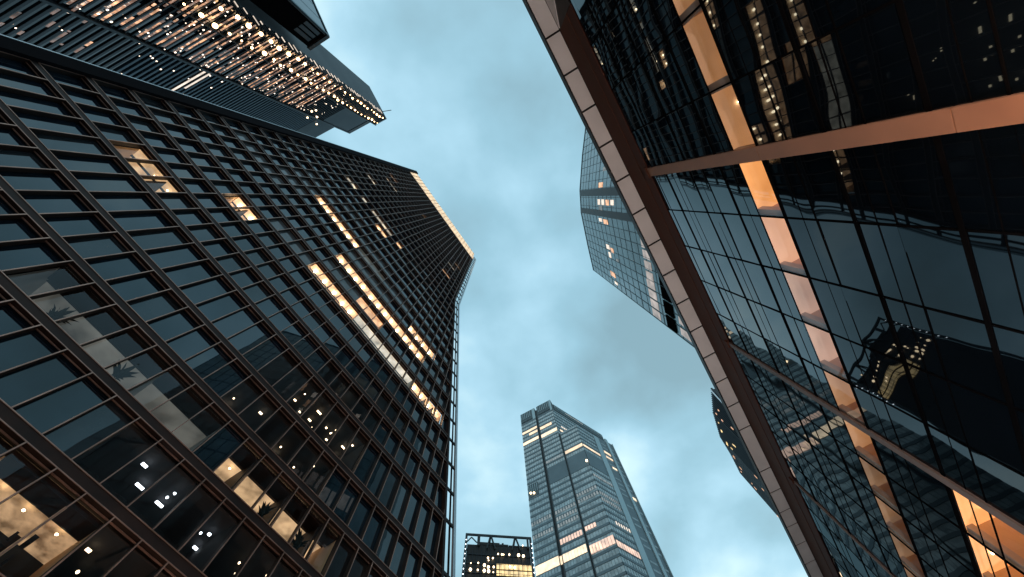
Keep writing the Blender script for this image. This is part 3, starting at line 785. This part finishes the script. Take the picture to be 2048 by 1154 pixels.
# plant screens with vertical slats at the top
def slats(fr, u0, u1, z0, z1, st=1.5, par=tt):
    b = MB(fr); b.box(u0, u1, -.3, -.02, z0, z1-.02); b.build('plant_screen', M['t_dark'], par)
    b = MB(fr); u = u0+.4
    while u < u1-.3: b.box(u, u+.35, -.55, -.31, z0+3, z1-.8); u += st
    b.build('screen_slats', M['t_pale'], par)
slats(TL, -68.3, -58.6, 251, 262.5); slats(TL, -53.6, -43.6, 251, 262.5); slats(TR, 121.5, 169, 250, 257.4, 1.25)
MB(TL).box(-58.5, -56.2, -.3, -.02, 249, 262.6).build('pale_corner', M['t_pale'], tt)
MB(TL).box(-43.5, -42.0, -.3, -.02, 249, 262.6).build('pale_corner', M['t_pale'], tt)
slats(TL, -68.0, -61.5, 178, 187.5, 1.3)
# right-hand flank: pale fins and dark channels
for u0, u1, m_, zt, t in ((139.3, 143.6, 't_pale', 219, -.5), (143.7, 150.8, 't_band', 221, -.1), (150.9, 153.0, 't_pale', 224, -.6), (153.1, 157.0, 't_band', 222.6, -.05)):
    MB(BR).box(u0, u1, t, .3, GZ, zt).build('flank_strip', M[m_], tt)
MB(BR).box(157.0, 157.4, -.7, 12, GZ, 222.6).build('flank_edge', M['t_pale'], tt)
z = 80
while z < 215:
    if random.random() < .8: MB(BR).box(145, 149.5, -.16, -.11, z, z+1.2).build('flank_window', M['t_grey2'], tt); MB(BR).box(154, 156.3, -.12, -.06, z, z+1.2).build('flank_window', M['t_grey2'], tt)
    z += FL
def band(fr, u0, u1, z0, z1, m_, cellw=0, par=tt, duty=.78):
    if not cellw: MB(fr).box(u0, u1, -.30, -.23, z0, z1).build('lit_floor', M[m_], par); return
    b = MB(fr); u = u0
    while u < u1-.2:
        b.box(u, min(u1, u+cellw*duty), -.30, -.23, z0, z1); u += cellw
    b.build('lit_floor', M[m_], par)
M['band_cream'] = emit('cream_lit_band', (1, .74, .46), 1.25, .3, .4)
M['band_gold'] = emit('gold_lit_band', (1, .68, .38), 1.0, .35, .35)
M['band_pink'] = emit('pink_lit_band', (1, .60, .42), .9, .4, .4)
band(TL, -68.4, -56.3, 133.4, 137.8, 'band_cream'); band(TL, -54.2, -42.1, 133.4, 137.3, 'band_cream', 1.5, duty=.92)
MB(TL).box(-56.0, -54.5, .1, .2, 133.5, 137.5).build('lit_floor', M['band_cream'], tt)
band(TL, -40.8, -28.9, 131.4, 135.6, 'band_pink', 1.5, duty=.88); band(BR, 125.5, 139.1, 129.8, 133.0, 'band_pink', 1.5, duty=.8)
band(TL, -40.8, -35, 131.9, 135.1, 'band_cream', 1.5, duty=.5)
band(TL, -54.2, -42.1, 142.3, 145.0, 'band_pink', 1.5, duty=.75); band(TL, -40.7, -35, 143.2, 145.4, 'band_pink', 1.5)
for z, us in ((151.6, (-67, -42)), (155.6, (-54, -42)), (159.6, (-68, -29)), (163.6, (-40, -29))):
    u = us[0]
    for a, b_ in ((-68.4, -56.3), (-54.2, -42.1), (-40.8, -28.9)):
        if a >= us[0]-3 and b_ <= us[1]+1: band(TL, a+.2, b_, z, z+2.0, 't_grey', 1.5, duty=.6)
band(BR, 125.6, 138, 155.5, 157.6, 't_grey', 1.5, duty=.6); band(BR, 125.6, 138, 159.5, 161.6, 't_grey', 1.5, duty=.6)
band(BR, 125.6, 139, 172.5, 174.2, 't_grey', 1.5); band(BR, 130, 139, 143.3, 145.2, 'win_pale', 1.6, duty=.45)
band(BR, 125.5, 138.8, 197.4, 199.3, 'band_gold'); band(TL, -40.7, -28.9, 197.6, 200.2, 'band_gold')
band(TL, -54.2, -42.1, 197.8, 199.6, 't_grey', 1.5)
band(TL, -68.4, -56.3, 224.7, 227.6, 'band_cream'); band(TL, -54.2, -42.1, 223.5, 226.6, 'band_cream')
band(TL, -68.2, -56.4, 236.8, 239.2, 'band_gold'); band(TL, -63, -56.4, 232.4, 234.8, 'band_gold'); band(TL, -54.2, -45, 232.4, 235.2, 'band_gold')
band(TR, 122, 126, 224, 226, 'band_cream'); band(TR, 124, 132, 230, 231.5, 'win_pale', 2)
band(TR, 132, 150, 254.4, 255.1, 'win_pale')
band(BR, 144.5, 150, 205, 207.2, 'band_gold'); band(BR, 144.5, 150, 200.5, 202.2, 'band_gold'); band(BR, 146.5, 150, 192, 193.6, 'band_cream')
band(BR, 153.6, 156, 172, 174, 'band_cream')
b = MB(TL); b.ball(-29.5, -.4, 184.5, .7); b.ball(-66.5, -.6, 181, .6); b.ball(-64.5, -.6, 180, .6); b.build('lamp', M['lamp_soft'], tt)
b = MB(BR); b.beam((153, -.8, 117), (156.5, -.8, 103), .55); b.build('light_tube', M['lamp_soft'], tt)

# ================================================================== DARK BLOCK WITH ROOF TRUSS (bottom centre)
tb = thing('truss_roof_block', 'dark block with open truss roof and yellow windows beside the teal tower', 'office building')
T6 = Frame(n=(-.1132, .99357), d=(.99357, .1132), D=106.7, sc=1.25)
b = MB(T6); b.box(1.2, 21.2, .5, 24, GZ, 96.6); b.box(5.2, 11.5, .4, 8, 96.6, 97.6); b.box(11.5, 14.3, .4, 8, 96.6, 97.2); b.box(12.3, 12.9, 1, 2, 97.2, 98.2); b.box(14.4, 21.2, .4, 8, 96.6, 97.0); b.box(10, 10.8, 1, 3, 97.2, 97.9)
b.build('body', M['black'], tb)
b = MB(T6); b.box(.4, 21.9, -.1, .3, 99.4, 100.05); b.box(.4, 1.1, -.12, .32, GZ, 99.39); b.box(21.2, 21.9, -.12, .32, GZ, 99.39); b.box(4.3, 5.2, -.1, .3, 96, 99.39); b.box(20.3, 20.9, -.1, .3, 96, 99.39)
b.box(.4, 21.9, 6, 6.4, 99.4, 99.9)
for u in (8.6, 16.6):
    b.beam((u-.15, .1, 99.5), (u-1.1, .1, 95.2), .2); b.beam((u+.15, .1, 99.5), (u+1.5, .1, 95.2), .2); b.beam((u, .1, 99.5), (u, 6, 99.6), .15)
b.beam((1, .1, 97), (2.4, .1, 98.8), .13); b.beam((2.4, .1, 98.8), (4.2, .1, 97), .13)
b.build('roof_truss', M['t_slat'], tb)
for z0, z1 in ((88.95, 90.5), (87.0, 88.45)):
    for k in range(8):
        MB(T6).box(10.6+1.39*k, 11.88+1.39*k, .30, .48, z0, z1).build('lit_window', M['win_yel'], tb)
b = MB(T6)
for z in range(3): b.box(1.2, 21.2, .3, .49, 93.1-6.9*z*0-z*2.9 if z else 93.1, 93.35-z*2.9 if z else 93.35)
for k in range(14): b.box(1.6+1.4*k, 1.75+1.4*k, .25, .49, 80, 96.4)
b.build('cladding_ribs', M['u_fin'], tb)
for u, z, r in ((7.9, 92, .28), (9.4, 92, .25), (8.1, 91.2, .18), (2.8, 88, .42), (2.8, 90, .16), (5, 90.2, .22), (5, 88, .25), (6.9, 89.6, .4), (8.1, 89.1, .38), (6.9, 87.9, .42), (8.2, 87.8, .42), (9.7, 89.2, .28), (9.6, 87.6, .18), (11, 93.5, .22), (12.2, 93.4, .25), (12.7, 93.4, .2), (14.5, 93.5, .25), (17.4, 93.5, .42), (18.9, 93.3, .4), (18.9, 96.9, .18), (14.6, 89.6, .3), (16.0, 89.4, .3)):
    lm = MB(T6); lm.ball(u, .05, z, r); lm.build('lamp', M['lamp_soft'], tb)
lm = MB(T6)
for k in range(9): lm.ball(.75, -.25, 97.5-1.6*k, .12); lm.ball(21.8, -.25, 97.5-1.6*k, .13)
lm.build('edge_light', M['cool_lamp'], tb)

# ================================================================== GROUND
def struct(name, mb, m_):
    o = mb.build(name, m_); o['kind'] = 'structure'; return o
g = MB(); g.v = [(-900, -900, -.01), (900, -900, -.01), (900, 900, -.01), (-900, 900, -.01)]; g.f = [(0, 1, 2, 3)]; g.mi = [0]
struct('ground', g, mat('paving_stone', (.20, .19, .18), .6, var=.25, vscale=.8, bump=.2))
dirv = (math.cos(R_(57.7)), math.sin(R_(57.7))); nv = (-dirv[1], dirv[0])
rd = Frame(n=nv, d=dirv, D=0)
g = MB(rd); g.box(-200, 200, 1.5, 10.5, GZ-.004, GZ+.002); struct('road', g, mat('asphalt', (.05, .05, .052), .7, var=.3, vscale=2, bump=.3))
g = MB(rd); g.box(-200, 200, 1.2, 1.5, GZ-.002, GZ+.12); g.box(-200, 200, 10.5, 10.8, GZ-.002, GZ+.12); struct('kerb', g, mat('granite_kerb', (.3, .3, .29), .7))

# unseen lamps: warm pair inferred from facade glow, white ones added as eave fill
def street_lamp(fr, u, t, label, power, colr=(1, .90, .86)):
    r = thing('street_lamp', label, 'street lamp', 'street lamps')
    b = MB(fr); n = 10
    for (z0, z1, ra, rb) in ((GZ, GZ+.5, .13, .11), (GZ+.5, 3.6, .07, .05)):
        lo = [b.pt(u+ra*math.cos(a*math.tau/n), t+ra*math.sin(a*math.tau/n), z0) for a in range(n)]
        hi = [b.pt(u+rb*math.cos(a*math.tau/n), t+rb*math.sin(a*math.tau/n), z1) for a in range(n)]
        for a in range(n): b.face([lo[a], lo[(a+1) % n], hi[(a+1) % n], hi[a]])
    b.build('post', M['black'], r)
    b = MB(fr); b.box(u-.28, u+.28, t-.28, t+.28, 3.6, 3.68); b.build('collar', M['black'], r)
    b = MB(fr); b.ball(u, t, 4.0, .26, 16, 10); b.build('globe', emit('street_globe', colr, 30), r)
    ld = bpy.data.lights.new('street_light', 'POINT'); ld.energy = power; ld.color = colr; ld.shadow_soft_size = .3
    lo_ = bpy.data.objects.new('lamp_light', ld); col.objects.link(lo_); p = fr.P(u, t-.0, 4.0+.45); lo_.location = p; lo_.parent = r
street_lamp(RF, 3.0, -4.0, 'amber globe street lamp on the pavement at the foot of the glass building', 1500, (1, .52, .27))
street_lamp(RF, 14.0, -6.5, 'unseen white fill lamp added on the pavement nearest the right-hand glass building', 1500)
street_lamp(RF, -9.0, -4.5, 'unseen globe lamp added to light the eave at the rear end of the glass building', 2200)
street_lamp(RF, 34.0, -4.5, 'unseen globe lamp added to light the eave at the far end of the glass building', 2600)
street_lamp(LF, 4.0, -5.0, 'globe street lamp on the pavement below the left office tower', 1800, (1, .62, .42))
